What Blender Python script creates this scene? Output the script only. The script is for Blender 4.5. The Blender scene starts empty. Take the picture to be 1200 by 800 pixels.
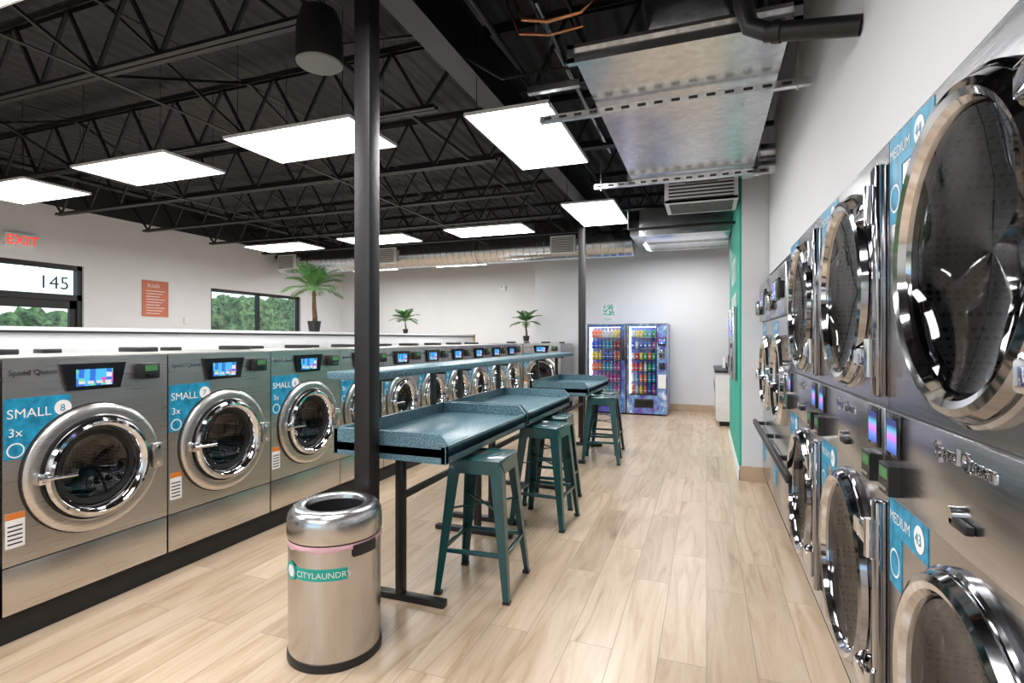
import bpy, bmesh, math, random
from mathutils import Matrix, Vector
from math import pi, sin, cos, radians
random.seed(7)
S = bpy.context.scene
COL = S.collection
try:
    S.view_settings.view_transform = 'Standard'
    S.view_settings.exposure = 0.0
except Exception: pass

# ------------------------------------------------------------ materials
def newmat(name):
    m = bpy.data.materials.new(name); m.use_nodes = True
    nt = m.node_tree; b = nt.nodes['Principled BSDF']
    return m, nt, b
def coords(nt, scale=(1,1,1)):
    tc = nt.nodes.new('ShaderNodeTexCoord'); mp = nt.nodes.new('ShaderNodeMapping')
    mp.inputs['Scale'].default_value = scale
    nt.links.new(tc.outputs['Object'], mp.inputs['Vector']); return mp.outputs['Vector']
def noise(nt, vec, scale=5, detail=3, rough=.5, dist=0):
    n = nt.nodes.new('ShaderNodeTexNoise'); n.inputs['Scale'].default_value = scale
    n.inputs['Detail'].default_value = detail; n.inputs['Roughness'].default_value = rough
    n.inputs['Distortion'].default_value = dist
    nt.links.new(vec, n.inputs['Vector']); return n.outputs['Fac']
def ramp(nt, fac, stops, interp='LINEAR'):
    r = nt.nodes.new('ShaderNodeValToRGB'); cr = r.color_ramp; cr.interpolation = interp
    while len(cr.elements) < len(stops): cr.elements.new(.5)
    for e, (p, c) in zip(cr.elements, stops):
        e.position = p; e.color = (*c, 1) if len(c) == 3 else c
    nt.links.new(fac, r.inputs['Fac']); return r.outputs['Color']
def mul(c, k): return tuple(min(1, x*k) for x in c)
def pbr(name, col, rough=.5, metal=0, var=.06, nscale=6, bump=0, bscale=60, coat=0, spec=None):
    m, nt, b = newmat(name)
    v = coords(nt)
    f = noise(nt, v, nscale, 3)
    c = ramp(nt, f, [(.3, mul(col, 1-var)), (.7, mul(col, 1+var))])
    nt.links.new(c, b.inputs['Base Color'])
    b.inputs['Roughness'].default_value = rough; b.inputs['Metallic'].default_value = metal
    b.inputs['Coat Weight'].default_value = coat
    if spec is not None: b.inputs['Specular IOR Level'].default_value = spec
    if bump:
        bn = nt.nodes.new('ShaderNodeBump'); bn.inputs['Strength'].default_value = bump
        bn.inputs['Distance'].default_value = .01
        nt.links.new(noise(nt, v, bscale, 2), bn.inputs['Height'])
        nt.links.new(bn.outputs['Normal'], b.inputs['Normal'])
    return m
def emis(name, col, st):
    m, nt, b = newmat(name)
    b.inputs['Base Color'].default_value = (*col, 1)
    b.inputs['Emission Color'].default_value = (*col, 1)
    b.inputs['Emission Strength'].default_value = st
    return m
def brushed(name, col, rough=.28, sc=(2,2,160), var=.1, rv=.1):
    m, nt, b = newmat(name)
    v = coords(nt, sc)
    f = noise(nt, v, 1.5, 4, .6)
    nt.links.new(ramp(nt, f, [(.3, mul(col, 1-var)), (.7, mul(col, 1+var))]), b.inputs['Base Color'])
    mr = nt.nodes.new('ShaderNodeMapRange'); mr.inputs['To Min'].default_value = rough-rv/2; mr.inputs['To Max'].default_value = rough+rv
    nt.links.new(f, mr.inputs['Value']); nt.links.new(mr.outputs['Result'], b.inputs['Roughness'])
    b.inputs['Metallic'].default_value = 1
    return m
M_wall = pbr('wall_paint', (.70,.71,.73), .6, var=.02, nscale=2, bump=.05)
M_wallblk = pbr('black_wall_paint', (.012,.012,.014), .7)
M_deck, nt, b = newmat('ceiling_deck_black')
v = coords(nt); w = nt.nodes.new('ShaderNodeTexWave'); w.inputs['Scale'].default_value = 2.1; w.bands_direction='X'
nt.links.new(v, w.inputs['Vector'])
nt.links.new(ramp(nt, noise(nt, v, 1.5, 4), [(.3,(.016,.016,.020)),(.7,(.027,.027,.032))]), b.inputs['Base Color'])
bn = nt.nodes.new('ShaderNodeBump'); bn.inputs['Strength'].default_value=.6; bn.inputs['Distance'].default_value=.04
nt.links.new(w.outputs['Fac'], bn.inputs['Height']); nt.links.new(bn.outputs['Normal'], b.inputs['Normal']); b.inputs['Roughness'].default_value=.6
M_joist = pbr('black_steel', (.008,.008,.009), .45, var=.2)
M_black = pbr('black_plastic', (.012,.012,.013), .4)
M_blackmat = pbr('black_base', (.008,.008,.009), .55)
M_post = pbr('post_black_paint', (.010,.009,.010), .45, bump=.15, bscale=25)
M_steel = brushed('brushed_stainless', (.60,.58,.555), .27)
M_steelv = brushed('brushed_stainless_can', (.58,.57,.56), .24, sc=(120,120,1.2), var=.04, rv=.04)
M_panel = brushed('dryer_steel', (.50,.50,.52), .2)
M_chrome = pbr('chrome', (.70,.70,.72), .06, 1, var=.02)
M_chromed = pbr('smoked_chrome', (.36,.36,.38), .08, 1, var=.03)
M_seam = pbr('dark_seam', (.02,.02,.02), .5)
M_rubber = pbr('rubber', (.01,.01,.01), .5)
M_label = pbr('label_blue', (.01,.25,.43), .4, var=.35, nscale=25)
M_labelw = pbr('label_white', (.8,.8,.8), .5)
M_white = pbr('white_plastic', (.75,.75,.75), .4)
M_orange = pbr('label_orange', (.7,.2,.03), .5)
M_scrblk = pbr('screen_bezel', (.005,.005,.006), .12)
M_scr, nt, b = newmat('screen_ui')
v = coords(nt)
vo = nt.nodes.new('ShaderNodeTexVoronoi'); vo.inputs['Scale'].default_value = 38; vo.inputs['Randomness'].default_value=.2
nt.links.new(v, vo.inputs['Vector'])
sp = nt.nodes.new('ShaderNodeSeparateColor'); nt.links.new(vo.outputs['Color'], sp.inputs[0])
c = ramp(nt, sp.outputs[0], [(0,(.02,.12,.5)),(.35,(.05,.35,.7)),(.6,(.5,.55,.75)),(.75,(.45,.08,.35)),(.9,(.1,.45,.3))], 'CONSTANT')
nt.links.new(c, b.inputs['Base Color']); nt.links.new(c, b.inputs['Emission Color']); b.inputs['Emission Strength'].default_value=.6
M_scrp, nt, b = newmat('screen_dryer_ui')
v = coords(nt)
sx_ = nt.nodes.new('ShaderNodeSeparateXYZ'); nt.links.new(v, sx_.inputs[0])
fr_ = nt.nodes.new('ShaderNodeMath'); fr_.operation='MULTIPLY_ADD'; fr_.inputs[1].default_value=11; fr_.inputs[2].default_value=-11.75; nt.links.new(sx_.outputs['Z'], fr_.inputs[0])
c = ramp(nt, fr_.outputs[0], [(0,(.02,.06,.35)),(.3,(.10,.20,.6)),(.55,(.5,.15,.6)),(.75,(.08,.35,.55)),(.92,(.02,.03,.15))])
nt.links.new(c, b.inputs['Base Color']); nt.links.new(c, b.inputs['Emission Color']); b.inputs['Emission Strength'].default_value=.6
M_green = emis('lcd_green', (.05,.18,.06), .08)
M_drum, nt, b = newmat('perforated_drum')
v = coords(nt)
vo = nt.nodes.new('ShaderNodeTexVoronoi'); vo.inputs['Scale'].default_value = 52; vo.inputs['Randomness'].default_value=0
nt.links.new(v, vo.inputs['Vector'])
nt.links.new(ramp(nt, vo.outputs['Distance'], [(.30,(.001,.001,.001)),(.40,(.17,.17,.175))]), b.inputs['Base Color'])
b.inputs['Metallic'].default_value=.7; b.inputs['Roughness'].default_value=.38
def glassmat(name, tint, base=.05, top=.8):
    m = bpy.data.materials.new(name); m.use_nodes=True; nt=m.node_tree; nt.nodes.clear()
    o=nt.nodes.new('ShaderNodeOutputMaterial'); mx=nt.nodes.new('ShaderNodeMixShader')
    t=nt.nodes.new('ShaderNodeBsdfTransparent'); t.inputs[0].default_value=(*tint,1)
    g=nt.nodes.new('ShaderNodeBsdfGlossy'); g.inputs['Roughness'].default_value=.02; g.inputs[0].default_value=(1,1,1,1)
    f=nt.nodes.new('ShaderNodeLayerWeight'); f.inputs[0].default_value=.5
    p=nt.nodes.new('ShaderNodeMath'); p.operation='POWER'; p.inputs[1].default_value=4; nt.links.new(f.outputs['Facing'],p.inputs[0])
    q=nt.nodes.new('ShaderNodeMath'); q.operation='MULTIPLY_ADD'; q.inputs[1].default_value=top; q.inputs[2].default_value=base; nt.links.new(p.outputs[0],q.inputs[0])
    nt.links.new(q.outputs[0],mx.inputs[0]); nt.links.new(t.outputs[0],mx.inputs[1]); nt.links.new(g.outputs[0],mx.inputs[2])
    nt.links.new(mx.outputs[0],o.inputs[0]); return m
M_glass = glassmat('window_glass', (.90,.92,.92), .04, .5)
M_dglass = glassmat('door_glass_smoked', (.42,.42,.44), .06, .4)
# floor
M_floor, nt, b = newmat('wood_plank_tile')
tc = nt.nodes.new('ShaderNodeTexCoord'); sx = nt.nodes.new('ShaderNodeSeparateXYZ'); nt.links.new(tc.outputs['Object'], sx.inputs[0])
cb = nt.nodes.new('ShaderNodeCombineXYZ'); nt.links.new(sx.outputs['Y'], cb.inputs['X']); nt.links.new(sx.outputs['X'], cb.inputs['Y'])
br = nt.nodes.new('ShaderNodeTexBrick'); nt.links.new(cb.outputs[0], br.inputs['Vector'])
br.inputs['Scale'].default_value=1; br.inputs['Brick Width'].default_value=1.2; br.inputs['Row Height'].default_value=.2
br.inputs['Mortar Size'].default_value=.0022; br.inputs['Mortar Smooth'].default_value=.3; br.offset=.37; br.offset_frequency=2
br.inputs['Color1'].default_value=(.0,.0,.0,1); br.inputs['Color2'].default_value=(1,1,1,1); br.inputs['Mortar'].default_value=(.5,.5,.5,1)
mul1 = nt.nodes.new('ShaderNodeVectorMath'); mul1.operation='MULTIPLY_ADD'
mul1.inputs[1].default_value=(7,7,7); nt.links.new(br.outputs['Color'], mul1.inputs[0])
mp = nt.nodes.new('ShaderNodeMapping'); mp.inputs['Scale'].default_value=(9,.9,1); nt.links.new(tc.outputs['Object'], mp.inputs['Vector'])
nt.links.new(mp.outputs[0], mul1.inputs[2])
g1 = noise(nt, mul1.outputs[0], 1.3, 6, .6, 1.2)
gc = ramp(nt, g1, [(.25,(.33,.215,.13)),(.40,(.51,.375,.25)),(.55,(.60,.465,.335)),(.8,(.66,.53,.40))])
pc = ramp(nt, br.outputs['Color'], [(0,(.80,.78,.76)),(.5,(.93,.92,.91)),(1,(1,1,1))])
mx = nt.nodes.new('ShaderNodeMix'); mx.data_type='RGBA'; mx.blend_type='MULTIPLY'; mx.inputs[0].default_value=1
nt.links.new(gc, mx.inputs[6]); nt.links.new(pc, mx.inputs[7])
m2 = nt.nodes.new('ShaderNodeMix'); m2.data_type='RGBA'; nt.links.new(br.outputs['Fac'], m2.inputs[0])
nt.links.new(mx.outputs[2], m2.inputs[6]); m2.inputs[7].default_value=(.30,.23,.17,1)
nt.links.new(m2.outputs[2], b.inputs['Base Color']); b.inputs['Roughness'].default_value=.3
# counter speckle
M_counter, nt, b = newmat('speckled_teal_laminate')
v = coords(nt)
c = ramp(nt, noise(nt, v, 110, 3, .75), [(.36,(.015,.035,.05)),(.43,(.065,.14,.175)),(.54,(.11,.205,.25)),(.62,(.16,.28,.33)),(.67,(.42,.54,.58))])
nt.links.new(c, b.inputs['Base Color']); b.inputs['Roughness'].default_value=.3
M_stool = pbr('stool_teal_enamel', (.003,.060,.066), .3, var=.1, coat=.4)
M_greenw = pbr('green_accent_paint', (.01,.36,.26), .5, var=.03)
M_teal = pbr('sticker_teal', (.01,.38,.31), .5)
M_base = pbr('baseboard_tile', (.50,.37,.26), .5, var=.1)
M_wood = pbr('wood_trim', (.45,.28,.14), .5, var=.1)
def galv(name, a, c_, met, r0=.24, r1=.42):
    m, nt, b = newmat(name)
    v = coords(nt)
    vo = nt.nodes.new('ShaderNodeTexVoronoi'); vo.inputs['Scale'].default_value=28; nt.links.new(v, vo.inputs['Vector'])
    sp = nt.nodes.new('ShaderNodeSeparateColor'); nt.links.new(vo.outputs['Color'], sp.inputs[0])
    nt.links.new(ramp(nt, sp.outputs[0], [(0,a),(1,c_)]), b.inputs['Base Color'])
    b.inputs['Metallic'].default_value=met
    mr = nt.nodes.new('ShaderNodeMapRange'); mr.inputs['To Min'].default_value=r0; mr.inputs['To Max'].default_value=r1
    nt.links.new(noise(nt, v, 4, 3), mr.inputs['Value']); nt.links.new(mr.outputs[0], b.inputs['Roughness']); return m
M_galv = galv('galvanized_steel', (.60,.62,.64), (.74,.76,.78), 1, .16, .32)
M_galvd = galv('galvanized_spiral', (.50,.52,.54), (.62,.64,.66), 1, .16, .28)
M_leaf = pbr('palm_leaf', (.06,.18,.035), .5, var=.5, nscale=9)
M_trunk = pbr('palm_trunk', (.10,.06,.03), .8, var=.4, nscale=30)
M_bush = pbr('foliage', (.13,.22,.07), .8, var=.95, nscale=6, bump=1, bscale=12)
M_grass = pbr('grass', (.18,.24,.10), .9, var=.3)
M_poster = pbr('poster_orange', (.55,.17,.10), .6)
M_red = emis('exit_red', (1,.04,.02), 1.0)
M_light = emis('light_diffuser', (1,.992,.98), 21.5)
def wrap(name, st):
    m, nt, b = newmat(name); v = coords(nt)
    c = ramp(nt, noise(nt, v, 3.5, 5, .65, 1.2), st)
    nt.links.new(c, b.inputs['Base Color']); b.inputs['Roughness'].default_value=.3; return m
M_vblue = wrap('vending_wrap_blue', [(.3,(.03,.02,.16)),(.46,(.08,.05,.36)),(.58,(.03,.22,.5)),(.70,(.4,.35,.75))])
M_vpurple = wrap('vending_wrap_galaxy', [(.3,(.06,.03,.2)),(.43,(.16,.09,.42)),(.54,(.14,.34,.6)),(.64,(.75,.68,.88))])
M_vint = emis('vending_interior_glow', (.05,.06,.22), .3)  # back panel glows faintly, standing in for light inside the cabinet
M_vlit = emis('vending_light_strip', (.8,.85,1), 5)
PROD = [pbr('pack_%d'%i, c, .35) for i,c in enumerate([(.8,.6,.02),(.8,.16,.02),(.6,.01,.02),(.02,.10,.6),(.03,.4,.08),(.6,.6,.6),(.5,.05,.35),(.02,.35,.6),(.05,.01,.01)])]

# ------------------------------------------------------------ builder
FR = Matrix(((0,0,1,0),(1,0,0,0),(0,1,0,0),(0,0,0,1)))
T = Matrix.Translation
_tc = {}
def text_mesh(s, size, extr=0):
    k=(s,size,extr)
    if k in _tc: return _tc[k]
    cu = bpy.data.curves.new('t','FONT'); cu.body=s; cu.size=size; cu.extrude=extr; cu.resolution_u=3
    o = bpy.data.objects.new('t', cu); COL.objects.link(o)
    bpy.context.view_layer.update()
    me = o.evaluated_get(bpy.context.evaluated_depsgraph_get()).to_mesh()
    r = ([v.co.copy() for v in me.vertices], [tuple(p.vertices) for p in me.polygons])
    bpy.data.objects.remove(o); bpy.data.curves.remove(cu)
    _tc[k]=r; return r
class B:
    def __init__(s): s.v=[]; s.f=[]; s.m=[]; s.mats=[]
    def add(s, vs, fs, mat, M=None):
        if mat not in s.mats: s.mats.append(mat)
        k=s.mats.index(mat); n=len(s.v)
        s.v += [ (M@Vector(q)) if M else Vector(q) for q in vs]
        s.f += [tuple(i+n for i in f) for f in fs]; s.m += [k]*len(fs)
    def box(s,x0,x1,y0,y1,z0,z1,mat,bev=0,M=None,seg=2):
        if x0>x1:x0,x1=x1,x0
        if y0>y1:y0,y1=y1,y0
        if z0>z1:z0,z1=z1,z0
        if not bev:
            vs=[(x,y,z) for x in(x0,x1) for y in(y0,y1) for z in(z0,z1)]
            s.add(vs,[(0,1,3,2),(4,6,7,5),(0,4,5,1),(2,3,7,6),(0,2,6,4),(1,5,7,3)],mat,M); return
        bm=bmesh.new(); bmesh.ops.create_cube(bm,size=1)
        for q in bm.verts: q.co=Vector(((x0+x1)/2+q.co.x*(x1-x0),(y0+y1)/2+q.co.y*(y1-y0),(z0+z1)/2+q.co.z*(z1-z0)))
        bmesh.ops.bevel(bm,geom=list(bm.edges),offset=bev,segments=seg,profile=.5,affect='EDGES')
        bm.verts.index_update()
        s.add([q.co.copy() for q in bm.verts],[tuple(q.index for q in f.verts) for f in bm.faces],mat,M); bm.free()
    def lathe(s,prof,mat,n=48,M=None,a0=0,a1=2*pi):
        full=abs(a1-a0-2*pi)<1e-6; k=n if full else n+1
        vs=[];fs=[]
        for r,h in prof:
            for i in range(k):
                a=a0+(a1-a0)*i/n; vs.append((r*cos(a),r*sin(a),h))
        for j in range(len(prof)-1):
            for i in range(n):
                i2=(i+1)%k if full else i+1
                fs.append((j*k+i,j*k+i2,(j+1)*k+i2,(j+1)*k+i))
        s.add(vs,fs,mat,M)
    def disc(s,r,mat,M=None,n=32):
        s.add([(r*cos(2*pi*i/n),r*sin(2*pi*i/n),0) for i in range(n)],[tuple(range(n))],mat,M)
    def cyl(s,p0,p1,r,mat,n=12,r2=None):
        p0=Vector(p0);p1=Vector(p1);d=p1-p0;L=d.length
        q=Vector((0,0,1)).rotation_difference(d.normalized()).to_matrix().to_4x4()
        M=T(p0)@q; r2=r if r2 is None else r2
        s.lathe([(0.0001,0),(r,0),(r2,L),(0.0001,L)],mat,n,M)
    def bar(s,p0,p1,wx,wy,mat):
        p0=Vector(p0);p1=Vector(p1);d=p1-p0;L=d.length
        M=T(p0)@d.to_track_quat('Z','Y').to_matrix().to_4x4()
        s.box(-wx/2,wx/2,-wy/2,wy/2,0,L,mat,M=M)
    def tube(s,pts,r,mat,n=10):
        pts=[Vector(p) for p in pts]; vs=[];fs=[]
        for i,p in enumerate(pts):
            d=(pts[min(i+1,len(pts)-1)]-pts[max(i-1,0)]).normalized()
            up=Vector((0,0,1)) if abs(d.z)<.9 else Vector((1,0,0))
            a=d.cross(up).normalized(); bb=a.cross(d)
            rr=r[i] if isinstance(r,(list,tuple)) else r
            for k in range(n):
                t=2*pi*k/n; vs.append(p+a*cos(t)*rr+bb*sin(t)*rr)
        for i in range(len(pts)-1):
            for k in range(n):
                k2=(k+1)%n; fs.append((i*n+k,i*n+k2,(i+1)*n+k2,(i+1)*n+k))
        fs.append(tuple(range(n))); fs.append(tuple((len(pts)-1)*n+k for k in range(n)))
        s.add(vs,fs,mat)
    def prism(s,poly,x0,x1,mat,M=None):
        n=len(poly)
        vs=[(x0,a,b_) for a,b_ in poly]+[(x1,a,b_) for a,b_ in poly]
        fs=[tuple(range(n-1,-1,-1)),tuple(range(n,2*n))]+[(i,(i+1)%n,n+(i+1)%n,n+i) for i in range(n)]
        s.add(vs,fs,mat,M)
    def text(s,t,size,M,mat,extr=0,fn=None):
        vs,fs=text_mesh(t,size,extr)
        if fn: s.add([fn(q) for q in vs],fs,mat)
        else: s.add(vs,fs,mat,M)
    def ftext(s,t,size,x,y,z,mat,extr=0):
        s.text(t,size,T((x,y,z))@FR,mat,extr)
    def holeplate(s,x,y0,y1,z0,z1,cy,cz,r,mat,n=48):
        an=[2*pi*i/n for i in range(n)]+[math.atan2(z-cz,y-cy)%(2*pi) for y in(y0,y1) for z in(z0,z1)]
        an=sorted(set(round(a,5) for a in an)); vs=[];k=len(an)
        for a in an:
            c,sn=cos(a),sin(a); vs.append((x,cy+r*c,cz+r*sn))
            t=min(((y1-cy)/c if c>1e-9 else (y0-cy)/c if c<-1e-9 else 1e9),((z1-cz)/sn if sn>1e-9 else (z0-cz)/sn if sn<-1e-9 else 1e9))
            vs.append((x,cy+t*c,cz+t*sn))
        s.add(vs,[(2*i,2*i+1,2*((i+1)%k)+1,2*((i+1)%k)) for i in range(k)],mat)
    def openbox(s,x0,x1,y0,y1,z0,z1,mat):
        vs=[(x,y,z) for x in(x0,x1) for y in(y0,y1) for z in(z0,z1)]
        s.add(vs,[(0,1,3,2),(0,4,5,1),(2,3,7,6),(0,2,6,4),(1,5,7,3)],mat)
    def mesh(s,name):
        me=bpy.data.meshes.new(name); me.from_pydata(s.v,[],s.f)
        for m in s.mats: me.materials.append(m)
        me.polygons.foreach_set('material_index',s.m)
        bm=bmesh.new(); bm.from_mesh(me); bmesh.ops.recalc_face_normals(bm,faces=bm.faces); bm.to_mesh(me); bm.free()
        me.polygons.foreach_set('use_smooth',[True]*len(me.polygons))
        try: me.set_sharp_from_angle(angle=radians(32))
        except Exception: pass
        me.update(); return me
    def obj(s,name,loc=(0,0,0),rz=0): return place(s.mesh(name),name,loc,rz)
def place(me,name,loc=(0,0,0),rz=0):
    o=bpy.data.objects.new(name,me); o.location=loc; o.rotation_euler=(0,0,rz); COL.objects.link(o); return o
def boxobj(name,x0,x1,y0,y1,z0,z1,mat,bev=0):
    b=B(); b.box(x0,x1,y0,y1,z0,z1,mat,bev); return b.obj(name)

# ------------------------------------------------------------ room shell
WT=3.42; TOP=3.85
XL=-9.3; XR=.57; YB=10.75; YBL=11.9; YF=-3.0; XO=1.9
boxobj('floor',XL-.2,XO+.2,YF-.2,YBL+.2,-.1,0,M_floor)
boxobj('ceiling',XL-.2,XO+.2,YF-.2,YBL+.2,TOP,TOP+.1,M_deck)
def wall_const_x(name,x0,x1,y0,y1,opens):
    b=B(); ys=sorted(opens,key=lambda o:o[0]); cur=y0
    for a,c,z0,z1 in ys:
        b.box(x0,x1,cur,a,0,WT,M_wall)
        if z0>0: b.box(x0,x1,a,c,0,z0,M_wall)
        b.box(x0,x1,a,c,z1,WT,M_wall); cur=c
    b.box(x0,x1,cur,y1,0,WT,M_wall); b.box(x0,x1,y0,y1,WT,TOP,M_wallblk); return b.obj(name)
DO=(3.3,5.55,0,2.55); WO=(7.85,10.35,1.0,2.42)
wall_const_x('wall_left',XL-.2,XL,YF,YBL,[DO,WO])
b=B(); b.box(-3.43,XO,YB,YB+.15,0,WT,M_wall); b.box(-3.43,XO,YB,YB+.15,WT,TOP,M_wallblk)
b.box(-3.43,-3.28,YB+.15,YBL,0,WT,M_wall); b.box(-3.43,-3.28,YB+.15,YBL,WT,TOP,M_wallblk); b.obj('wall_back')
b=B(); b.box(XL,-3.28,YBL,YBL+.15,0,WT,M_wall); b.box(XL,-3.28,YBL,YBL+.15,WT,TOP,M_wallblk); b.obj('wall_back_recess')
b=B(); b.box(XR,XR+.12,YF,5.7,2.02,3.6,M_wall); b.box(XR,XR+.12,YF,5.7,3.6,TOP,M_wallblk)
b.box(XR,XR+.12,YF,-.62,0,2.02,M_wall); b.obj('wall_right_bulkhead')
b=B(); b.box(.33,XO,5.72,8.2,0,3.6,M_wall); b.box(.33,XO,5.72,8.2,3.6,TOP,M_wallblk)
b.box(.31,.33,5.76,8.2,0,3.3,M_greenw)
b.obj('wall_green_partition')
boxobj('wall_right',XO,XO+.15,YF,YB,0,TOP,M_wall)
b=B()
for a,c in ((-9.3,-8.4),(-5.4,-4.6),(-1.2,XO)): b.box(a,c,YF-.15,YF,0,WT,M_wall)
for a,c in ((-8.4,-5.4),(-4.6,-1.2)):
    b.box(a,c,YF-.15,YF,0,.7,M_wall); b.box(a,c,YF-.15,YF,2.6,WT,M_wall)
b.box(-9.3,XO,YF-.15,YF,WT,TOP,M_wallblk); b.obj('wall_front')
for i,(a,c) in enumerate(((-8.4,-5.4),(-4.6,-1.2))):
    b=B(); m=(a+c)/2
    for x in (a,m-.03,c-.06): b.box(x,x+.06,YF-.1,YF-.04,.7,2.6,M_joist)
    for z in (.7,2.54): b.box(a,c,YF-.1,YF-.04,z,z+.06,M_joist)
    b.box(a,c,YF-.075,YF-.07,.7,2.6,M_glass); b.obj('window_%d'%(i+2))
boxobj('baseboard_back',-2.55,XO,YB-.015,YB,0,.14,M_base)
boxobj('baseboard_partition',.305,.57,5.70,5.72,0,.14,M_base)
boxobj('baseboard_green_wall',.295,.31,5.70,8.2,0,.10,M_white)

b=B(); y0,y1,z0,z1=WO; x=XL-.13
for y in (y0,(y0+y1)/2-.03,y1-.06): b.box(x,x+.08,y,y+.06,z0,z1,M_joist)
for z in (z0,z1-.06): b.box(x,x+.08,y0,y1,z,z+.06,M_joist)
b.box(x+.03,x+.035,y0,y1,z0,z1,M_glass); b.obj('window_1')
b=B(); y0,y1,z0,z1=DO; x=XL-.14
for y in (y0,y1-.07): b.box(x,x+.1,y,y+.07,0,z1,M_joist)
for z in (z1-.07,2.0): b.box(x,x+.1,y0,y1,z,z+.09,M_joist)
for yy in (y0+.07,(y0+y1)/2):
    e=yy+(y1-y0)/2-.07
    for y in (yy,e-.09): b.box(x+.02,x+.07,y,y+.09,0.01,2.0,M_joist)
    for z in (0.01,1.87): b.box(x+.02,x+.07,yy,e,z,z+.13,M_joist)
    b.cyl((x+.11,e-.15,.9),(x+.11,e-.15,1.2),.015,M_chrome)
b.box(x+.04,x+.045,y0,y1,.1,2.5,M_glass)
M_num=pbr('door_number_vinyl',(.01,.03,.06),.5)
b.text('145',.28,T((x+.055,4.98,2.17))@FR,M_num)
b.obj('door_1')

# exterior
boxobj('exterior_lawn',-60,XL-.25,-15,45,-.3,-.2,M_grass)
def bush(name,x,y,z,r,sz=1):
    bm=bmesh.new(); bmesh.ops.create_icosphere(bm,subdivisions=5,radius=r)
    from mathutils import noise as N
    for q in bm.verts:
        k=N.noise(q.co*1.3+Vector((x,y,0)))*.3+N.noise(q.co*4)*.14+N.noise(q.co*9)*.10
        q.co*= (1+k); q.co.z*=sz
    me=bpy.data.meshes.new(name); bm.to_mesh(me); bm.free(); me.materials.append(M_bush)
    return place(me,name,(x,y,z))
for i in range(14):
    ty=2.5+i*2.2; low=ty<14.5
    bush('tree',-17-random.random()*2,ty,.62 if low else .8+random.random()*.6,1.55 if low else 1.7+random.random()*.6,1.0)
for i in range(4): bush('tree',-27,21+i*3.0,1.6,2.0+random.random()*.5,1.0)
# ------------------------------------------------------------ half wall
b=B(); b.box(-4.24,-4.08,-2.0,8.98,0,1.44,M_wall); b.box(-4.26,-4.06,-2.0,9.0,1.44,1.455,M_wallblk); b.box(-4.25,-4.07,-2.0,8.99,1.455,1.48,M_white)
b.box(-4.08,-4.065,-2,8.98,1.30,1.37,M_white)
b.box(-4.25,-4.06,8.98,9.05,0,1.485,M_wood); b.obj('wall_half')

# ------------------------------------------------------------ washers
def door_glassy(b,x,cy,cz,R,ring,depth,n=56,bulge=.03):
    M=T((x,cy,cz))@FR
    b.lathe([(R,-.01),(R-.002,-depth)],M_drum,n,M)
    b.disc(R,M_drum,M@T((0,0,-depth)),n)
    b.lathe([(.001,bulge*-1.6),(R*.5,-bulge*1.2),(R*.85,-bulge*.4),(R,0.004)],M_dglass,n,M)
    b.lathe([(R*.38,-depth+.003),(R*.36,-depth+.03),(.001,-depth+.035)],M_chromed,n,M)
    for k in range(3):
        a=2*pi*k/3+.6
        b.cyl(M@Vector(((R-.025)*cos(a),(R-.025)*sin(a),-.04)),M@Vector(((R-.025)*cos(a),(R-.025)*sin(a),-depth+.01)),.03,M_chromed,10)
def label(b,x,y0,z1,w,h,word,num,big=True,drop=.5):
    hh=h*(1-drop)
    b.box(x,x+.002,y0,y0+w,z1-hh,z1,M_label)
    b.box(x,x+.002,y0,y0+w*.62,z1-h,z1-hh,M_label)
    ts=hh*.44*(5/len(word))**.5 if len(word)>4 else hh*.42
    b.ftext(word,ts,x+.003,y0+w*.03,z1-hh*.66,M_labelw)
    M=T((x+.003,y0+w*.87,z1-hh*.45))@FR
    b.disc(hh*.27,M_labelw,M,20); b.ftext(num,hh*.34,x+.004,y0+w*.87-hh*.1*len(num),z1-hh*.57,M_label)
    b.ftext('3x',h*.2,x+.003,y0+w*.05,z1-hh-h*.13,M_labelw)
    b.disc(w*.13,M_labelw,T((x+.0028,y0+w*.16,z1-h+w*.15))@FR,16)
    b.disc(w*.105,M_label,T((x+.0032,y0+w*.16,z1-h+w*.15))@FR,16)
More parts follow.
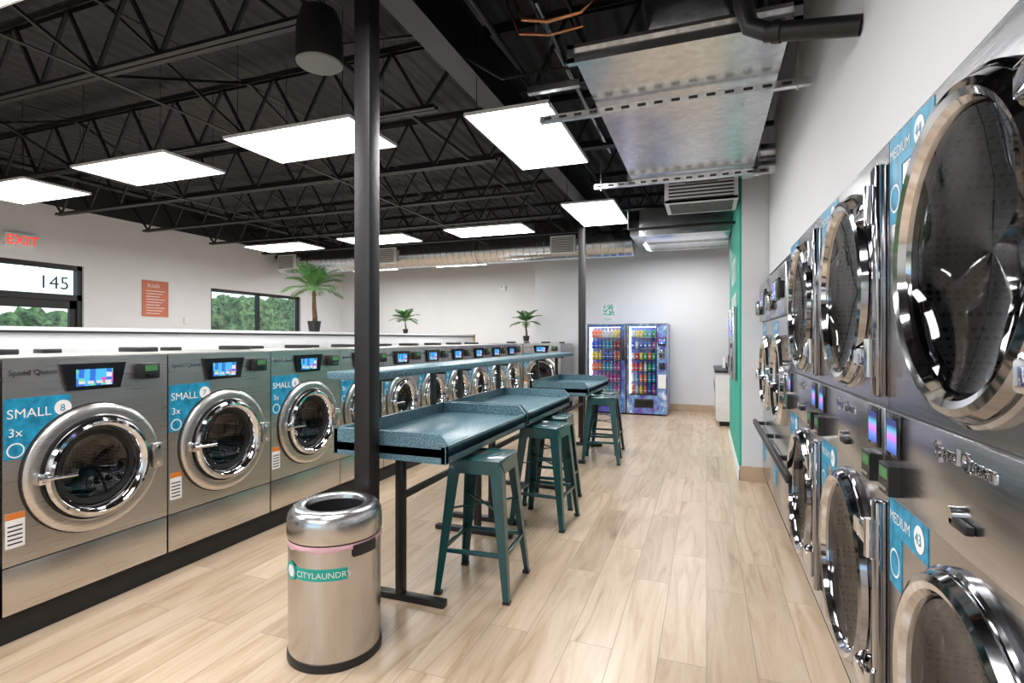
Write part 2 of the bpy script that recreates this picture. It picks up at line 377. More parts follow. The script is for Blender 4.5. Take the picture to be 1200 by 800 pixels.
def washer(w,h,num,word='SMALL',cz=.74,R=.325,drop=.5):
    b=B(); hw=w/2-.004; x=.01
    b.box(-.90,-.015,-hw-.004,hw+.004,0,.13,M_blackmat)
    b.openbox(-.95,x,-hw,hw,.13,h,M_steel)
    b.box(-.02,x,-hw,hw,.135,.352,M_steel,.004)
    b.box(-.02,x-.006,-hw,hw,.352,.358,M_seam)
    rh=R-.13
    b.holeplate(x,-hw,hw,.358,h,0,cz,rh+.02,M_steel)
    b.box(-.9,-.02,-hw+.02,hw-.02,h,h+.004,M_steel)
    M=T((x,0,cz))@FR
    b.lathe([(R+.006,0),(R+.006,.006),(R,.006)],M_seam,56,M)
    b.lathe([(R,0),(R,.022),(R-.012,.034),(R-.028,.038),(R-.055,.036),(R-.062,.030)],M_steel,56,M)
    b.lathe([(R-.062,.030),(R-.066,.024),(R-.072,.024)],M_seam,56,M)
    b.lathe([(R-.072,.02),(R-.074,.055),(R-.085,.068),(R-.10,.07),(R-.115,.058),(R-.128,.03),(R-.13,0)],M_chrome,56,M)
    door_glassy(b,x+.01,0,cz,rh,.05,.42,bulge=.035)
    b.lathe([(rh,.0),(rh-.004,.012),(rh-.03,.012),(rh-.032,-.02)],M_rubber,48,M)
    b.box(x+.03,x+.075,-R+.035,-R+.09,cz-.028,cz+.028,M_chrome,.012)
    b.cyl((x+.075,-R+.05,cz),(x+.085,-R+.19,cz-.004),.010,M_chrome)
    b.box(x+.05,x+.08,-R+.17,-R+.20,cz-.02,cz+.02,M_black,.006)
    b.box(x+.02,x+.06,R-.06,R+.0,cz-.07,cz+.07,M_steel,.01)
    for dz in(-.045,.045): b.cyl((x+.055,R-.03,cz+dz),(x+.064,R-.03,cz+dz),.011,M_chrome)
    t=h-.035
    b.prism([(-.165,t),(.145,t),(.115,t-.135),(-.135,t-.135)],x,x+.016,M_scrblk)
    b.box(x+.016,x+.018,-.10,.075,t-.115,t-.03,M_scr)
    for k in range(4): b.box(x+.018,x+.0185,-.09+k*.042,-.06+k*.042,t-.105,t-.09,M_labelw)
    b.box(x,x+.05,.205,.315,t-.10,t-.01,M_black,.01); b.box(x+.05,x+.052,.225,.295,t-.055,t-.022,M_green)
    b.box(x+.05,x+.06,.225,.295,t-.085,t-.07,M_chromed)
    b.ftext('Speed Queen',.036,x+.002,-hw+.02,t-.045,M_seam,.002)
    b.ftext('Speed Queen',.036,x+.0045,-hw+.018,t-.044,M_chrome,.001)
    label(b,x,-hw+.005,t-.15,.27 if w>.7 else .22,.28,word,num)
    b.box(x,x+.0015,-hw+.01,-hw+.085,.44,.60,M_labelw); b.box(x+.0015,x+.002,-hw+.01,-hw+.085,.57,.60,M_orange)
    for k in range(5): b.box(x+.0015,x+.002,-hw+.018,-hw+.075,.455+k*.02,.462+k*.02,M_seam)
    b.box(-.75,-.55,-.18,-.04,h,h+.035,M_black,.008); b.box(-.8,-.7,.15,.25,h,h+.03,M_black,.006)
    return b
H=1.31
for k in range(5):
    washer(.787,H,str(10-k)).obj('washing_machine',(-3.0,1.446+.787*(k-1.5+.0),0))
yy=3.41+.3935
for k in range(7):
    washer(.66,H,str(5+k),'SMALL',cz=.76,R=.285).obj('washing_machine',(-3.0,yy+.33+.66*k,0))
for k in range(2):
    washer(.75,H,str(3+k),'LARGE').obj('washing_machine',(-3.72+.755*k,9.72,0),-pi/2)

# ------------------------------------------------------------ dryers (stacked)
def dryer(num):
    b=B(); hw=.497; x=.0; h=2.0; cy=.035
    b.box(-.98,-.03,-hw,hw,0,.08,M_blackmat)
    b.openbox(-1.0,x,-hw,hw,.08,h,M_panel)
    for (z0,z1,cz,n) in ((.085,.935,.535,num-1),(1.195,h,1.58,num)):
        R=.352
        b.holeplate(x,-hw,hw,z0,z1,cy,cz,R-.05,M_panel)
        M=T((x,cy,cz))@FR
        b.lathe([(R+.014,0),(R+.014,.012),(R+.006,.018),(R,.016)],M_chromed,64,M)
        b.lathe([(R,.0),(R+.001,.026),(R-.010,.044),(R-.026,.050)],M_chromed,64,M)
        b.lathe([(R-.026,.050),(R-.042,.044),(R-.052,.028)],M_chrome,64,M)
        b.lathe([(R-.052,.028),(R-.058,.018),(R-.062,-.01)],M_chromed,64,M)
        door_glassy(b,x+.015,cy,cz,R-.060,.05,.50,64,bulge=.03)
        b.box(x,x+.03,cy+R+.030,cy+R+.09,cz-.36,cz+.36,M_chromed,.008)
        for dz in(-.24,.24):
            b.box(x+.02,x+.05,cy+R-.09,cy+R+.07,cz+dz-.03,cz+dz+.03,M_chrome,.008)
            b.cyl((x+.04,cy+R+.06,cz+dz-.06),(x+.04,cy+R+.06,cz+dz+.06),.014,M_chrome)
        b.box(x,x+.002,-hw+.008,-hw+.34 if cz>1 else -hw+.30,z1-.105,z1-.008,M_label)
        b.box(x,x+.002,-hw+.008,-hw+.11,z1-.26,z1-.105,M_label)
        b.ftext('MEDIUM',.044,x+.003,-hw+.014,z1-.072,M_labelw)
        e=-hw+.245
        b.disc(.036,M_labelw,T((x+.003,e,z1-.056))@FR,24)
        b.ftext(str(n),.044,x+.004,e-.026,z1-.071,M_label)
        b.disc(.042,M_labelw,T((x+.003,-hw+.058,z1-.19))@FR,20); b.disc(.035,M_label,T((x+.0035,-hw+.058,z1-.19))@FR,20)
    b.box(x-.02,x+.012,-hw,hw,.94,1.19,M_panel,.004)
    b.ftext('Speed Queen',.052,x+.014,-.12,1.127,M_chrome,.002)
    for s_ in(-1,1):
        yc=s_*(hw-.09)
        b.box(x+.012,x+.02,yc-.055,yc+.055,1.06,1.185,M_scrblk,.004); b.box(x+.02,x+.021,yc-.042,yc+.042,1.072,1.168,M_scrp)
        b.prism([(yc-.045,.955),(yc+.045,.955),(yc+.045,1.04),(yc-.045,1.04)],x+.012,x+.04,M_black); b.box(x+.04,x+.041,yc-.035,yc+.035,1.0,1.03,M_green)
        b.box(x+.04,x+.044,yc-.035,yc+.035,.968,.978,M_chromed)
    b.cyl((x+.012,0,1.02),(x+.03,0,1.02),.02,M_chrome); b.box(x+.012,x+.03,.0,.08,1.0,1.02,M_black,.004)
    b.box(x,x+.003,-hw,hw,.936,.94,M_seam); b.box(x,x+.003,-hw,hw,1.19,1.195,M_seam)
    return b
XD=.52
for yc,n in ((.4,46),(1.4,44),(2.4,42),(3.4,40)):
    dryer(n).obj('stacked_dryer',(XD,yc,0),pi)
def bigwasher(num):
    b=B(); hw=.447; x=0; h=1.92
    b.box(-.98,-.03,-hw,hw,0,.1,M_blackmat); b.openbox(-1,x,-hw,hw,.1,h,M_panel)
    b.box(-.02,x+.004,-hw,hw,.1,.55,M_panel,.004)
    b.holeplate(x,-hw,hw,.555,1.56,0,1.1,.26,M_panel)
    b.box(-.02,x+.03,-hw,hw,1.565,h,M_panel,.01)
    R=.34; M=T((x,0,1.1))@FR
    b.lathe([(R,0),(R,.03),(R-.02,.05),(R-.05,.05),(R-.07,.03),(R-.075,0)],M_chrome,56,M)
    door_glassy(b,x+.01,0,1.1,R-.07,.05,.5)
    b.box(x+.03,x+.08,-R-.03,-R+.06,1.02,1.12,M_chrome,.012)
    b.box(x+.03,x+.045,-.17,.17,1.68,1.84,M_scrblk,.006); b.box(x+.045,x+.047,-.12,.10,1.70,1.82,M_scr)
    b.box(x+.03,x+.07,.25,.36,1.68,1.80,M_black,.01)
    b.box(x+.03,x+.08,-.36,-.24,1.62,1.76,M_chromed,.02)
    label(b,x+.004,-hw+.02,.52,.3,.28,'LARGE',num); label(b,x,-hw+.01,1.54,.24,.2,'LARGE',num)
    return b
bigwasher('60').obj('large_washing_machine',(XD,4.36,0),pi)
bigwasher('61').obj('large_washing_machine',(XD,5.26,0),pi)
b=B(); b.box(.42,.455,3.35,5.6,.58,.63,M_black,.008)
for yy_ in(3.95,4.8,5.5): b.box(.44,.515,yy_-.02,yy_+.02,.59,.62,M_black)
b.obj('bumper_rail')

# ------------------------------------------------------------ folding tables
def table(L):
    b=B(); W=.68; zt=.92; zs=.85; zb=.80
    b.box(0,W,0,L,zb,zs,M_counter,.004)
    b.box(0,.03,0,L,zb-.02,zt,M_counter,.004)
    for y0 in (0,L-.03):
        poly=[(0,zb-.02),(W,zb-.03),(W,zs+.012),(W*.93,zt),(0,zt)]
        vs=[(p[0],y0,p[1]) for p in poly]+[(p[0],y0+.03,p[1]) for p in poly]; n=5
        b.add(vs,[tuple(range(n)),tuple(range(2*n-1,n-1,-1))]+[(i,(i+1)%n,n+(i+1)%n,n+i) for i in range(n)],M_counter)
    b.box(W-.03,W,0,L,zb-.03,zs+.012,M_counter,.004)
    for yy_ in (.09,L-.14):
        b.box(.33,.375,yy_,yy_+.045,.03,zb,M_black,.003)
        b.box(.02,.62,yy_-.005,yy_+.05,.0,.035,M_black,.006)
        b.box(.06,.60,yy_,yy_+.045,zb-.045,zb,M_black,.003)
    b.bar((.352,.12,.55),(.352,L-.12,.55),.03,.03,M_black)
    return b
for y0,L in ((2.36,1.25),(3.65,1.25),(5.75,1.25)): table(L).obj('folding_table',(-1.9,y0,0))
b=B(); b.box(-2.06,-1.76,2.5,7.3,1.165,1.21,M_counter,.005)
for y_ in (2.75,3.45,3.9,4.75,6.0,6.85):
    b.box(-1.90,-1.87,y_-.02,y_+.02,.92,1.165,M_black); b.box(-2.03,-1.79,y_-.02,y_+.02,1.145,1.165,M_black)
b.obj('raised_shelf')

# ------------------------------------------------------------ stools
def stool():
    b=B(); h=.745
    b.box(-.155,.155,-.155,.155,h-.03,h,M_stool,.014,seg=3)
    b.box(-.02,.02,-.045,.045,h,h+.001,M_blackmat)
    b.lathe([(.1,h),(.105,h+.004),(.11,h)],M_stool,32)
    for sx in(-1,1):
        for sy in(-1,1):
            def ring(t,wd):
                cx=sx*(.15+.065*t); cy=sy*(.15+.065*t); z=(h-.012)*(1-t)
                return [(cx,cy,z),(cx-sx*wd,cy,z),(cx-sx*wd,cy-sy*.006,z),(cx-sx*.008,cy-sy*.008,z),(cx-sx*.006,cy-sy*wd,z),(cx,cy-sy*wd,z)]
            vs=[];ts=((0,.085),(.12,.065),(.5,.052),(.97,.034),(1.0,.034))
            for t,wd in ts: vs+=ring(t,wd)
            fs=[]
            for j in range(len(ts)-1):
                for i in range(6): fs.append((j*6+i,j*6+(i+1)%6,(j+1)*6+(i+1)%6,(j+1)*6+i))
            fs.append(tuple(range((len(ts)-1)*6,len(ts)*6)))
            b.add(vs,fs,M_stool)
            b.box(sx*.197-.02,sx*.197+.02,sy*.197-.02,sy*.197+.02,0,.018,M_black,.003)
    for s_ in(-1,1):
        z0,z1=h-.085,h-.02
        b.add([(-.15,s_*.155,z1),(.15,s_*.155,z1),(.10,s_*.158,z0),(-.10,s_*.158,z0),(-.15,s_*.149,z1),(.15,s_*.149,z1),(.10,s_*.152,z0),(-.10,s_*.152,z0)],[(0,1,2,3),(7,6,5,4),(0,4,5,1),(3,2,6,7),(0,3,7,4),(1,5,6,2)],M_stool)
        b.add([(s_*.155,-.15,z1),(s_*.155,.15,z1),(s_*.158,.10,z0),(s_*.158,-.10,z0),(s_*.149,-.15,z1),(s_*.149,.15,z1),(s_*.152,.10,z0),(s_*.152,-.10,z0)],[(0,1,2,3),(7,6,5,4),(0,4,5,1),(3,2,6,7),(0,3,7,4),(1,5,6,2)],M_stool)
    zf=.24; q=.15+.065*(1-zf/.733)
    for s_ in(-1,1):
        b.box(-q,q,s_*(q-.012)-.01,s_*(q-.012)+.01,zf-.012,zf+.012,M_stool,.004)
        b.box(s_*(q-.012)-.01,s_*(q-.012)+.01,-q,q,zf-.012,zf+.012,M_stool,.004)
    zc=.46; q=.145+.065*(1-zc/.733)
    b.bar((-q,-q,zc),(q,q,zc),.018,.006,M_stool); b.bar((-q,q,zc),(q,-q,zc),.018,.006,M_stool)
    return b.mesh('stool')
ms=stool()
for (x_,y_,r) in ((-1.20,2.80,.06),(-1.17,3.93,-.05),(-1.13,6.08,.1),(-1.25,4.42,.04),(-1.2,6.6,-.05)): place(ms,'bar_stool',(x_,y_,0),r)

# ------------------------------------------------------------ trash can
b=B(); R=.2
b.lathe([(.001,0),(R+.004,0),(R+.006,.015),(R+.004,.035),(R,.035)],M_black,64)
b.lathe([(R,.03),(R,.525)],M_steelv,64)
b.lathe([(R-.004,.523),(R-.003,.530),(R+.004,.534),(R+.006,.540),(R+.006,.60),(R+.002,.625),(R-.012,.648),(R-.03,.659),(R-.06,.660),(R-.07,.655),(R-.074,.635)],M_steelv,64)
b.lathe([(R-.074,.637),(R-.078,.5),(R-.078,.1),(.001,.1)],M_blackmat,48)
M_bag=pbr('bin_liner',(.70,.42,.48),.5)
# crumpled liner edge below the lid
vs=[];fs=[];n=96
for i in range(n):
    a=2*pi*i/n; k=.004*sin(a*7)+.003*sin(a*17+1)
    vs+=[((R+.002)*cos(a),(R+.002)*sin(a),.503+k),((R+.006)*cos(a),(R+.006)*sin(a),.514),((R+.003)*cos(a),(R+.003)*sin(a),.528)]
for i in range(n):
    j=(i+1)%n; fs+=[(3*i,3*j,3*j+1,3*i+1),(3*i+1,3*j+1,3*j+2,3*i+2)]
b.add(vs,fs,M_bag)
def arc(z0,z1,a0,a1,rr,mat,n=20):
    b.lathe([(rr-.001,z0),(rr,z0),(rr,z1),(rr-.001,z1)],mat,n,None,a0,a1)
ac=math.atan2(-1.985,1.587)
arc(.385,.435,ac-1.1,ac+.25,R+.0015,M_teal)
size=.036
def bend(q):
    a=ac-.88+(q.x)/R; return Vector(((R+.0025)*cos(a),(R+.0025)*sin(a),.397+q.y))
b.text('CITYLAUNDRY',size,None,M_labelw,0,bend)
Mr=Matrix.Rotation(ac-1.08,4,'Z')@T((R+.002,0,.41))@FR
b.disc(.04,M_teal,Mr,24); b.disc(.026,M_labelw,Mr@T((0,0,.001)),24)
arc(.472,.522,ac+.35,ac+.95,R+.0075,M_black)
b.obj('trash_can',(-1.587,1.985,0))

# ------------------------------------------------------------ posts and beam
for i,(x_,y_) in enumerate(((-1.62,2.27),(-1.66,7.4))):
    b=B(); b.box(-.045,.045,-.045,.045,0,3.29,M_post,.003); b.box(-.06,.06,-.05,.05,3.285,3.3,M_post)
    b.obj('support_post',(x_,y_,0))
b=B(); x_=-1.64
b.box(x_-.09,x_+.09,YF,YB,3.3,3.315,M_joist); b.box(x_-.09,x_+.09,YF,YB,3.685,3.7,M_joist); b.box(x_-.006,x_+.006,YF,YB,3.31,3.69,M_joist)
b.obj('roof_beam')
def joist(xa,xb,endgap_l,endgap_r):
    b=B(); zt=3.74; zb=3.2
    for dy in(-.025,.025):
        b.box(xa,xb,dy-.018,dy+.018,zt,zt+.006,M_joist); b.box(xa,xb,dy-.003,dy+.003,zt-.035,zt,M_joist)
        b.box(xa+endgap_l,xb-endgap_r,dy-.018,dy+.018,zb,zb+.006,M_joist); b.box(xa+endgap_l,xb-endgap_r,dy-.003,dy+.003,zb,zb+.035,M_joist)
    x0=xa+endgap_l+.1; x1=xb-endgap_r-.1; n=max(2,round((x1-x0)/.6)); st=(x1-x0)/n
    for i in range(n):
        a=x0+i*st; b.bar((a,0,zb+.02),(a+st/2,0,zt-.02),.022,.022,M_joist); b.bar((a+st/2,0,zt-.02),(a+st,0,zb+.02),.022,.022,M_joist)
    b.bar((x0,0,zb+.02),(xa+.05,0,zt-.01),.025,.025,M_joist); b.bar((x1,0,zb+.02),(xb-.05,0,zt-.01),.025,.025,M_joist)
    return b.mesh('roof_joist')
jl=joist(-9.3,-1.64,.4,.35); jr=joist(-1.64,.57,.35,.1)
for k in range(-2,8):
    y_=2.42+1.27*k
    place(jl,'roof_joist',(0,y_,0))
    if y_<10.6: place(jr,'roof_joist',(0,y_,0))
b=B()
for x_ in(-3.9,-6.3): 
    for z_ in(3.19,3.70): b.box(x_-.015,x_+.015,YF+.02,11.5,z_,z_+.008,M_joist)
for k in range(-2,7):
    y_=2.42+1.27*k
    for x_ in(-3.9,-6.3): b.bar((x_,y_,3.2),(x_,y_+1.27,3.72),.02,.02,M_joist); b.bar((x_,y_,3.72),(x_,y_+1.27,3.2),.02,.02,M_joist)
b.obj('joist_bridging')
b=B(); b.tube([(-2.6,YF+.02,3.5),(-2.6,10.7,3.5)],.022,M_joist); b.tube([(-7.6,YF+.02,3.45),(-7.6,11.7,3.45)],.03,M_joist)
b.tube([(-2.6,3.1,3.5),(-1.75,3.1,3.42),(-1.4,3.6,3.3),(-.8,3.62,3.3)],.012,M_joist)
b.tube([(-1.05,-2.9,3.55),(-1.05,6.0,3.55)],.014,M_galvd); b.tube([(-.85,-2.9,3.6),(-.85,9.0,3.6)],.018,M_joist)
b.tube([(-.95,3.0,3.8),(-.95,3.0,3.4),(-.93,3.6,3.33),(-.92,5.4,3.3)],.012,M_galvd)
b.obj('ceiling_conduit')

# ------------------------------------------------------------ light panels
def lightpanel(wx,wy):
    b=B()
    b.box(-wx/2,wx/2,-wy/2,wy/2,.008,.022,M_white)
    for s_ in(-1,1):
        b.box(s_*wx/2-.006,s_*wx/2+.006,-wy/2,wy/2,0,.022,M_white); b.box(-wx/2,wx/2,s_*wy/2-.006,s_*wy/2+.006,0,.022,M_white)
    b.add([(-wx/2,-wy/2,.004),(-wx/2,wy/2,.004),(wx/2,wy/2,.004),(wx/2,-wy/2,.004)],[(0,1,2,3)],M_light)
    for sx in(-1,1):
        for sy in(-1,1): b.cyl((sx*wx*.42,sy*wy*.42,.02),(sx*wx*.42,sy*wy*.42,.86),.003,M_joist,6)
    return b.mesh('light')
lx=lightpanel(1.2,.62); ly=lightpanel(.62,1.28); ZL=2.985
for (x_,y_) in ((-3.0,3.46),(-4.93,3.5),(-6.95,3.55),(-3.0,7.2),(-4.93,7.25),(-6.9,7.28),(-5.0,10.12),(-7.2,10.15),(-.4,9.4),(-3.22,1.22),(-5.2,.4),(-3.0,-1.5),(-6.95,-.3)):  # panels ending the list are out of view, added to light the near end
    place(lx,'ceiling_light_panel',(x_,y_,ZL))
for y_ in (4.06,6.72,1.25,-1.5): place(ly,'ceiling_light_panel',(-1.31,y_,ZL))  # last panel is unseen behind the camera, added for light and dryer reflections

# ------------------------------------------------------------ ducts
b=B(); zd=3.1; rd=.24; yd=9.5
Mx=T((-9.1,yd,zd))@Matrix(((0,0,1,0),(1,0,0,0),(0,1,0,0),(0,0,0,1)))
prof=[(.001,0),(rd,0)]; L=7.9; n=int(L/.13)
for i in range(n):
    h0=L*i/n
    prof+= [(rd,h0+.005),(rd,h0+.10),(rd+.008,h0+.108),(rd+.008,h0+.118),(rd,h0+.126)]
prof+=[(rd,L),(.001,L)]
b.lathe(prof,M_galvd,32,Mx)
for xx in (-8.2,-6.4,-4.2,-2.1): b.box(xx-.02,xx+.02,yd-.005,yd+.005,zd+rd-.02,TOP,M_galvd); b.lathe([(rd+.012,0),(rd+.012,.04)],M_galvd,32,T((xx,yd,zd))@FR)
def grille(b,x0,x1,y,z0,z1):
    b.box(x0,x1,y-.02,y+.05,z0,z1,M_white,.006); z=z0+.03
    while z<z1-.03: b.box(x0+.03,x1-.03,y-.024,y-.019,z,z+.012,M_seam); z+=.03
for x0 in (-8.9,-6.35,-2.65): grille(b,x0,x0+.46,yd-rd-.05,zd-.17,zd+.15)
b.obj('spiral_duct')
# tapered rectangular duct overhead
b=B()
vs=[(-.66,2.78,2.89),(.38,2.78,2.89),(.38,5.08,2.89),(-.66,5.08,2.89),(-.66,2.78,2.95),(.38,2.78,2.95),(.38,5.08,3.16),(-.66,5.08,3.16)]
b.add(vs,[(0,3,2,1),(4,5,6,7),(0,1,5,4),(1,2,6,5),(2,3,7,6),(3,0,4,7)],M_galv)
for y_,zt_ in((2.755,2.965),(5.06,3.19)): 
    b.box(-.70,.42,y_,y_+.035,2.868,2.895,M_galv); b.box(-.70,-.66,y_,y_+.035,2.87,zt_,M_galv); b.box(.38,.42,y_,y_+.035,2.87,zt_,M_galv); b.box(-.70,.42,y_,y_+.035,zt_-.02,zt_,M_galv)
b.obj('air_duct')
b=B()
b.box(-.32,.12,2.7,3.9,3.22,3.5,M_galv,.004); b.box(-.35,.15,2.66,2.7,3.19,3.53,M_galv,.004); b.box(-.32,.12,3.2,3.6,3.05,3.25,M_galv)
b.box(-.22,.02,2.62,2.66,3.26,3.46,M_chromed)
b.obj('air_duct')
b=B()
for (y_,xa,xb) in ((3.35,-1.03,.55),(5.0,-1.0,.5)):
    b.box(xa,xb,y_-.02,y_+.02,2.82,2.862,M_galv)
    for k in range(int((xb-xa)/.1)): b.box(xa+.03+k*.1,xa+.08+k*.1,y_-.0215,y_-.019,2.833,2.85,M_seam)
    for x_ in(xa+.06,xb-.07): b.cyl((x_,y_,2.8),(x_,y_,TOP),.005,M_galv,8)
b.box(-1.05,-.72,3.13,3.17,2.93,2.97,M_galv); b.cyl((-1.0,3.15,2.93),(-1.0,3.15,TOP),.005,M_galv,8)
b.obj('duct_hanger')
b=B(); b.box(-.38,.28,5.6,6.15,2.80,3.12,M_galv,.004); 
b.box(-.40,.29,5.57,5.60,2.76,3.13,M_white,.004)
for k in range(9): b.box(-.36,.25,5.565,5.572,2.79+k*.035,2.805+k*.035,M_seam)
b.box(-.40,.29,5.57,6.1,2.77,2.80,M_white)
for k in range(12): b.box(-.36,.25,5.62+k*.038,5.635+k*.038,2.766,2.771,M_seam)
b.box(-.2,.1,5.12,5.57,2.95,3.1,M_galv)
b.obj('supply_air_vent')
b=B(); b.box(-.83,.29,7.3,8.6,2.80,3.12,M_galv,.004)
for y_ in(7.28,8.0,8.58): b.box(-.85,.3,y_,y_+.03,2.78,3.14,M_galv)
b.box(-1.15,-.6,8.6,9.7,3.05,3.3,M_galv,.004)
for x_ in(-.8,.25): b.cyl((x_,7.6,3.1),(x_,7.6,TOP),.005,M_galv,8)
b.obj('air_duct')
b=B()
for z_ in (2.93,3.07): 
    b.cyl((.385,5.2,z_),(.58,5.2,z_),.065,M_galv,20); b.cyl((.40,5.2,z_),(.44,5.2,z_),.072,M_galv,20)
b.box(.3,.4,5.12,5.28,2.86,3.14,M_galv)
b.obj('branch_duct')
b=B(); b.cyl((-.9,6.6,2.74),(.31,6.6,2.74),.018,M_joist); b.cyl((-.9,6.6,2.74),(-.9,6.6,TOP),.012,M_joist)
b.cyl((-.9,5.3,3.35),(.57,5.3,3.35),.025,M_joist)
b.obj('black_pipe')
b=B(); b.cyl((.57,2.42,2.63),(.24,2.52,2.72),.04,M_joist,16); b.cyl((.30,2.50,2.705),(.27,2.51,2.713),.048,M_joist,16)
b.tube([(.26,2.515,2.715),(.18,2.54,2.77),(.15,2.55,2.88),(.15,2.55,3.8)],.04,M_joist,14)
b.obj('black_pipe')
b=B()
b.tube([(-.95,2.4,3.8),(-.9,2.3,3.42),(-.75,2.3,3.22),(-.5,2.3,3.18),(-.35,2.35,3.28),(-.33,2.4,3.8)],.06,M_joist,14)
b.tube([(-.80,2.48,3.8),(-.76,2.48,3.2),(-.66,2.48,3.08),(-.52,2.50,3.12),(-.48,2.50,3.8)],.035,M_joist,12)
b.obj('black_pipe')
b=B(); b.tube([(-1.3,YF+.05,3.4),(-1.3,10.6,3.4)],.02,M_joist); b.obj('black_pipe')
b=B(); b.tube([(.3,5.5,3.3),(.3,-2.9,3.3)],.035,M_joist,12); b.obj('black_pipe')
b=B(); M_cu=pbr('copper',(.6,.26,.12),.25,1)
b.tube([(-1.0,2.66,3.8),(-.98,2.66,3.25),(-.92,2.66,3.10),(-.78,2.66,3.06),(-.60,2.66,3.07),(-.45,2.66,3.18),(-.43,2.66,3.8)],.010,M_cu)
b.tube([(-1.04,2.70,3.8),(-1.02,2.70,3.22),(-.95,2.70,3.05),(-.78,2.70,3.01),(-.60,2.70,3.02)],.007,M_cu); b.obj('copper_line')
# speaker
b=B(); b.lathe([(.001,.33),(.05,.325),(.10,.29),(.125,.2),(.13,.06),(.128,0)],M_black,40); b.lathe([(.128,0),(.120,-.008),(.001,-.012)],pbr('speaker_grille',(.15,.15,.15),.5),40)
b.cyl((0,0,.3),(0,0,.85),.006,M_black,8); b.obj('pendant_speaker',(-2.06,2.44,2.96))

# ------------------------------------------------------------ wall things
b=B(); b.box(0,.045,-.18,.18,-.1,.1,M_white,.01); b.ftext('EXIT',.19,.047,-.17,-.065,M_red,.001)
b.box(0,.046,-.15,.15,-.088,-.08,M_white); b.obj('exit_sign',(XL,4.70,2.82))
b=B(); b.box(0,.015,-.24,.24,-.32,.32,M_poster)
for k in range(9): b.box(.015,.016,-.17,.17-(k%3)*.05,.13-k*.05,.14-k*.05,M_labelw)
b.ftext('RULES',.08,.016,-.15,.2,M_labelw); b.obj('notice_poster',(XL,6.71,2.12))
b=B(); b.box(0,.01,-.15,.15,-.2,.2,M_white)
for i in range(9):
    for j in range(9):
        if random.random()<.55: b.box(.01,.011,-.11+i*.024,-.088+i*.024,-.06+j*.024,-.038+j*.024,M_teal)
b.ftext('SCAN',.06,.011,-.09,-.16,M_teal); b.obj('qr_poster',(-1.86,YB-.001,1.94),-pi/2)
b=B(); b.box(0,.05,-.08,.08,-.05,.05,M_white,.01); b.cyl((.05,-.05,.05),(.09,-.05,.05),.03,M_white); b.cyl((.05,.05,.05),(.09,.05,.05),.03,M_white); b.obj('emergency_light',(-4.6,YBL,2.6),-pi/2)
b=B(); b.box(0,.03,-.04,.04,-.06,.06,M_white,.006); b.obj('thermostat',(XL,7.3,1.75))
b=B(); b.ftext('CITY',.42,0,-.55,.0,M_labelw,.004); b.ftext('LAUNDRY',.24,0,-.6,-.3,M_labelw,.004); b.obj('wall_lettering',(.305,6.75,2.05),pi)
b=B(); b.box(0,.05,-.25,.25,-.4,.4,M_panel,.01); b.box(.05,.055,-.15,.15,.08,.30,M_scr); b.box(.05,.06,-.12,.12,-.3,-.15,M_scrblk); b.box(.05,.06,-.1,.1,-.05,.0,M_black); b.obj('change_machine',(.309,6.4,1.35),pi)
b=B(); b.box(0,.05,-.22,.22,-.4,.4,M_panel,.01); b.box(.05,.055,-.13,.13,.08,.30,M_scr); b.box(.05,.06,-.12,.12,-.3,-.15,M_scrblk); b.obj('change_machine',(.309,7.1,1.35),pi)
b=B(); b.box(.16,.9,9.1,YB-.02,.08,.86,M_white,.004); b.box(.2,.9,9.15,YB-.02,0,.08,M_blackmat); b.box(.12,.92,9.06,YB-.02,.86,.9,M_black,.005)
for y_ in(9.12,9.66,10.2): b.box(.145,.16,y_,y_+.5,.1,.84,M_white,.004); b.cyl((.13,y_+.45,.5),(.13,y_+.45,.65),.006,M_chrome)
b.box(.3,.6,9.3,9.6,.9,1.0,M_black,.01); b.cyl((.3,9.9,.9),(.3,9.9,1.08),.04,M_labelw)
b.obj('counter_cabinet')

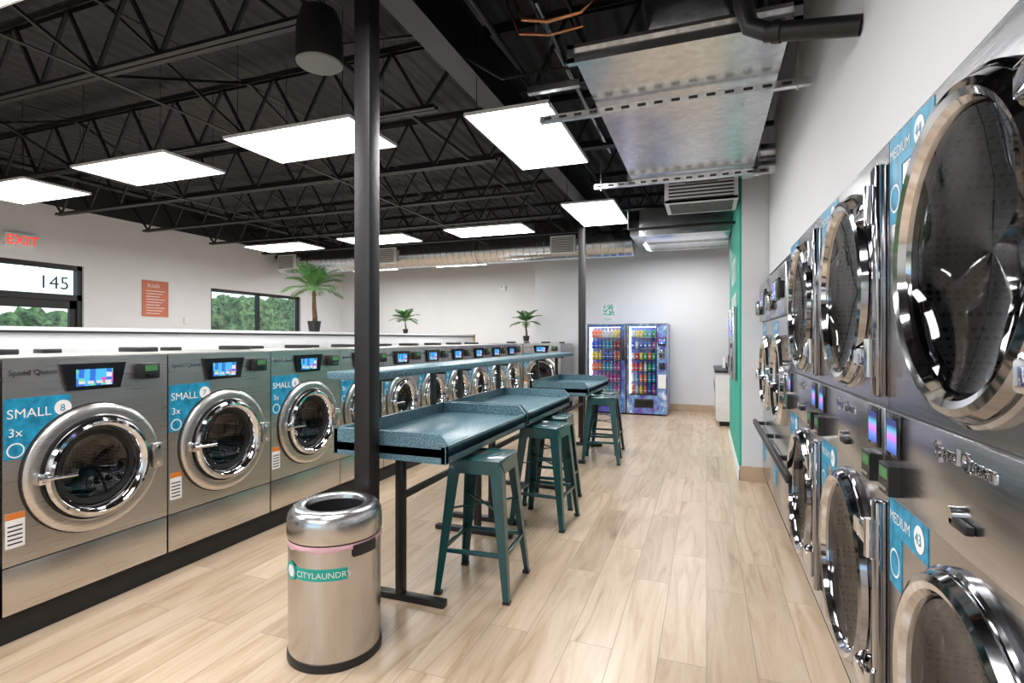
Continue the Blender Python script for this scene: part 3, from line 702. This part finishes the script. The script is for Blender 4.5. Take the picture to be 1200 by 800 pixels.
# ------------------------------------------------------------ vending machines
def vending(kind):
    b=B(); hw=.36; h=1.685; gl=-.32; gr=.17 if kind else .27
    MV=M_vpurple if kind else M_vblue
    b.box(-.78,-.28,-hw,hw,.03,h,MV); 
    for s_ in(-1,1):
        for x_ in(-.7,-.06): b.box(x_-.04,x_+.04,s_*.3-.03,s_*.3+.03,0,.03,M_black)
    b.box(-.28,0,-hw,gl,.03,h,MV); b.box(-.28,0,gr,hw,.03,h,MV)
    b.box(-.28,0,gl,gr,h-.06,h,MV); b.box(-.28,0,gl,gr,.03,.38,MV)
    b.box(-.279,-.275,gl,gr,.38,h-.06,M_vint)
    b.box(-.27,-.03,gl,gl+.008,.38,h-.06,M_vlit); b.box(-.27,-.03,gl,gr,h-.068,h-.06,M_vlit)
    b.box(-.012,-.006,gl,gr,.38,h-.06,M_glass)
    b.box(0,.006,gl-.01,gr+.01,h-.062,h-.05,M_black); b.box(0,.006,gl-.01,gr+.01,.37,.385,M_black)
    b.box(0,.006,gl-.012,gl,.37,h-.05,M_black); b.box(0,.006,gr,gr+.012,.37,h-.05,M_black)
    for y_ in (-hw,hw-.012): b.box(0,.01,y_,y_+.012,.03,h,M_chromed)
    b.box(0,.01,-hw,hw,h-.012,h,M_chromed)
    rows=6; cols=8 if not kind else 6
    rh=(h-.06-.38)/rows
    for r in range(rows):
        z=.385+r*rh; b.box(-.27,-.03,gl,gr,z,z+.012,M_chromed)
        cw=(gr-gl-.03)/cols; row=[random.choice(PROD[:8]) for _ in range(3)]
        for c in range(cols):
            yc=gl+.02+cw*(c+.5); m=row[c*3//cols] if not kind else random.choice(PROD[:8])
            for x_ in(-.08,-.16):
                if kind and r>2:
                    b.box(x_-.015,x_+.015,yc-cw*.36,yc+cw*.36,z+.014,z+.135,m,.006)
                    b.box(x_+.015,x_+.016,yc-cw*.2,yc+cw*.2,z+.05,z+.08,M_labelw)
                else:
                    b.lathe([(.001,0),(cw*.34,0),(cw*.36,.08),(cw*.32,.11),(cw*.14,.135),(cw*.13,.15)],m,10,T((x_,yc,z+.012)))
                    b.lathe([(cw*.15,.148),(cw*.15,.165),(.001,.165)],PROD[(c+r)%9],8,T((x_,yc,z+.012)))
                    b.lathe([(cw*.365,.04),(cw*.365,.055)],M_labelw,10,T((x_,yc,z+.012)))
    b.box(0,.012,-.22,.12,.14,.30,M_black,.006); b.box(.012,.016,-.19,.09,.16,.27,M_scrblk)
    if kind:
        b.box(0,.012,gr+.03,hw-.02,1.28,1.42,M_black,.004); b.box(.012,.014,gr+.045,hw-.035,1.31,1.40,M_scr)
        b.box(0,.012,gr+.05,hw-.04,1.05,1.2,M_chromed,.004)
        for i in range(3):
            for j in range(4): b.box(.012,.017,gr+.06+i*.027,gr+.08+i*.027,1.065+j*.032,1.085+j*.032,M_black)
        b.box(0,.02,gr+.05,hw-.04,.85,.97,M_black,.004); b.box(0,.003,gr+.03,hw-.02,.5,.75,M_labelw)
    else:
        b.box(0,.01,gr+.02,hw-.01,1.0,1.4,M_black,.003)
    return b
vending(0).obj('vending_machine',(-1.772,9.95,0),-pi/2)
vending(1).obj('vending_machine',(-1.03,9.95,0),-pi/2)

# ------------------------------------------------------------ palms
def palm(hgt,spread,pot_r=.07,nf=14,seed=1):
    rnd=random.Random(seed); b=B()
    ph=pot_r*1.6
    b.lathe([(.001,0),(pot_r*.75,0),(pot_r,ph),(pot_r*.93,ph),(pot_r*.9,ph-.01),(.001,ph-.012)],M_black,24)
    th=hgt*.5
    pts=[(0.01*sin(i),.008*cos(i*1.4),ph-.02+(th-ph)*i/6) for i in range(7)]
    b.tube(pts,[.02*hgt/.8*(1.2-.08*i) for i in range(7)],M_trunk,8)
    top=Vector(pts[-1])
    for i in range(nf):
        az=2*pi*i/nf*1.0+rnd.uniform(-.25,.25); el=(.45,.95,1.4)[i%3]+rnd.uniform(-.12,.12); L=spread*rnd.uniform(.9,1.15)
        P=[];p=top.copy();e=el
        N=14
        for k in range(N+1):
            P.append(p.copy()); p=p+Vector((cos(az)*cos(e),sin(az)*cos(e),sin(e)))*(L/N); e-=.085
        b.tube(P,[.004*(1-k/N*.8) for k in range(N+1)],M_leaf,5)
        side=Vector((-sin(az),cos(az),0))
        for k in range(3,N+1):
            d=(P[k]-P[k-1]).normalized(); ll=L*.42*math.sin(pi*(.15+.8*k/(N+1)))
            for s_ in(-1,1):
                for hf in (0,.5):
                    p0=P[k]-(P[k]-P[k-1])*hf
                    dirv=(side*s_*.85+d*.75+Vector((0,0,-.12-.2*rnd.random()))).normalized()
                    tip=p0+dirv*ll; mid=p0+dirv*ll*.45+Vector((0,0,.008)); wv=d*.007
                    b.add([p0,mid+wv,tip,mid-wv],[(0,1,2,3)],M_leaf)
    return b
palm(.98,.35,.075,18,1).obj('potted_palm',(-4.16,4.84,1.481))
palm(.42,.21,.04,15,2).obj('potted_palm',(-4.16,6.77,1.481))
palm(.78,.33,.07,18,3).obj('potted_palm',(-3.46,10.25,1.35))

# ------------------------------------------------------------ world, camera
W=bpy.data.worlds.new('sky'); S.world=W; W.use_nodes=True; nt=W.node_tree
bg=nt.nodes['Background']; sk=nt.nodes.new('ShaderNodeTexSky')
try:
    sk.sky_type='NISHITA'; sk.sun_elevation=radians(50); sk.sun_rotation=radians(60); sk.sun_disc=False
except Exception: pass
nt.links.new(sk.outputs[0],bg.inputs[0]); bg.inputs[1].default_value=.45
cam=bpy.data.cameras.new('camera'); co=bpy.data.objects.new('camera',cam); COL.objects.link(co)
cam.lens=36*620/1200; cam.sensor_width=36; cam.sensor_fit='HORIZONTAL'; cam.shift_y=-.0025; cam.clip_start=.05
co.location=(0,0,1.4); co.rotation_euler=(pi/2,0,radians(20.19)); S.camera=co
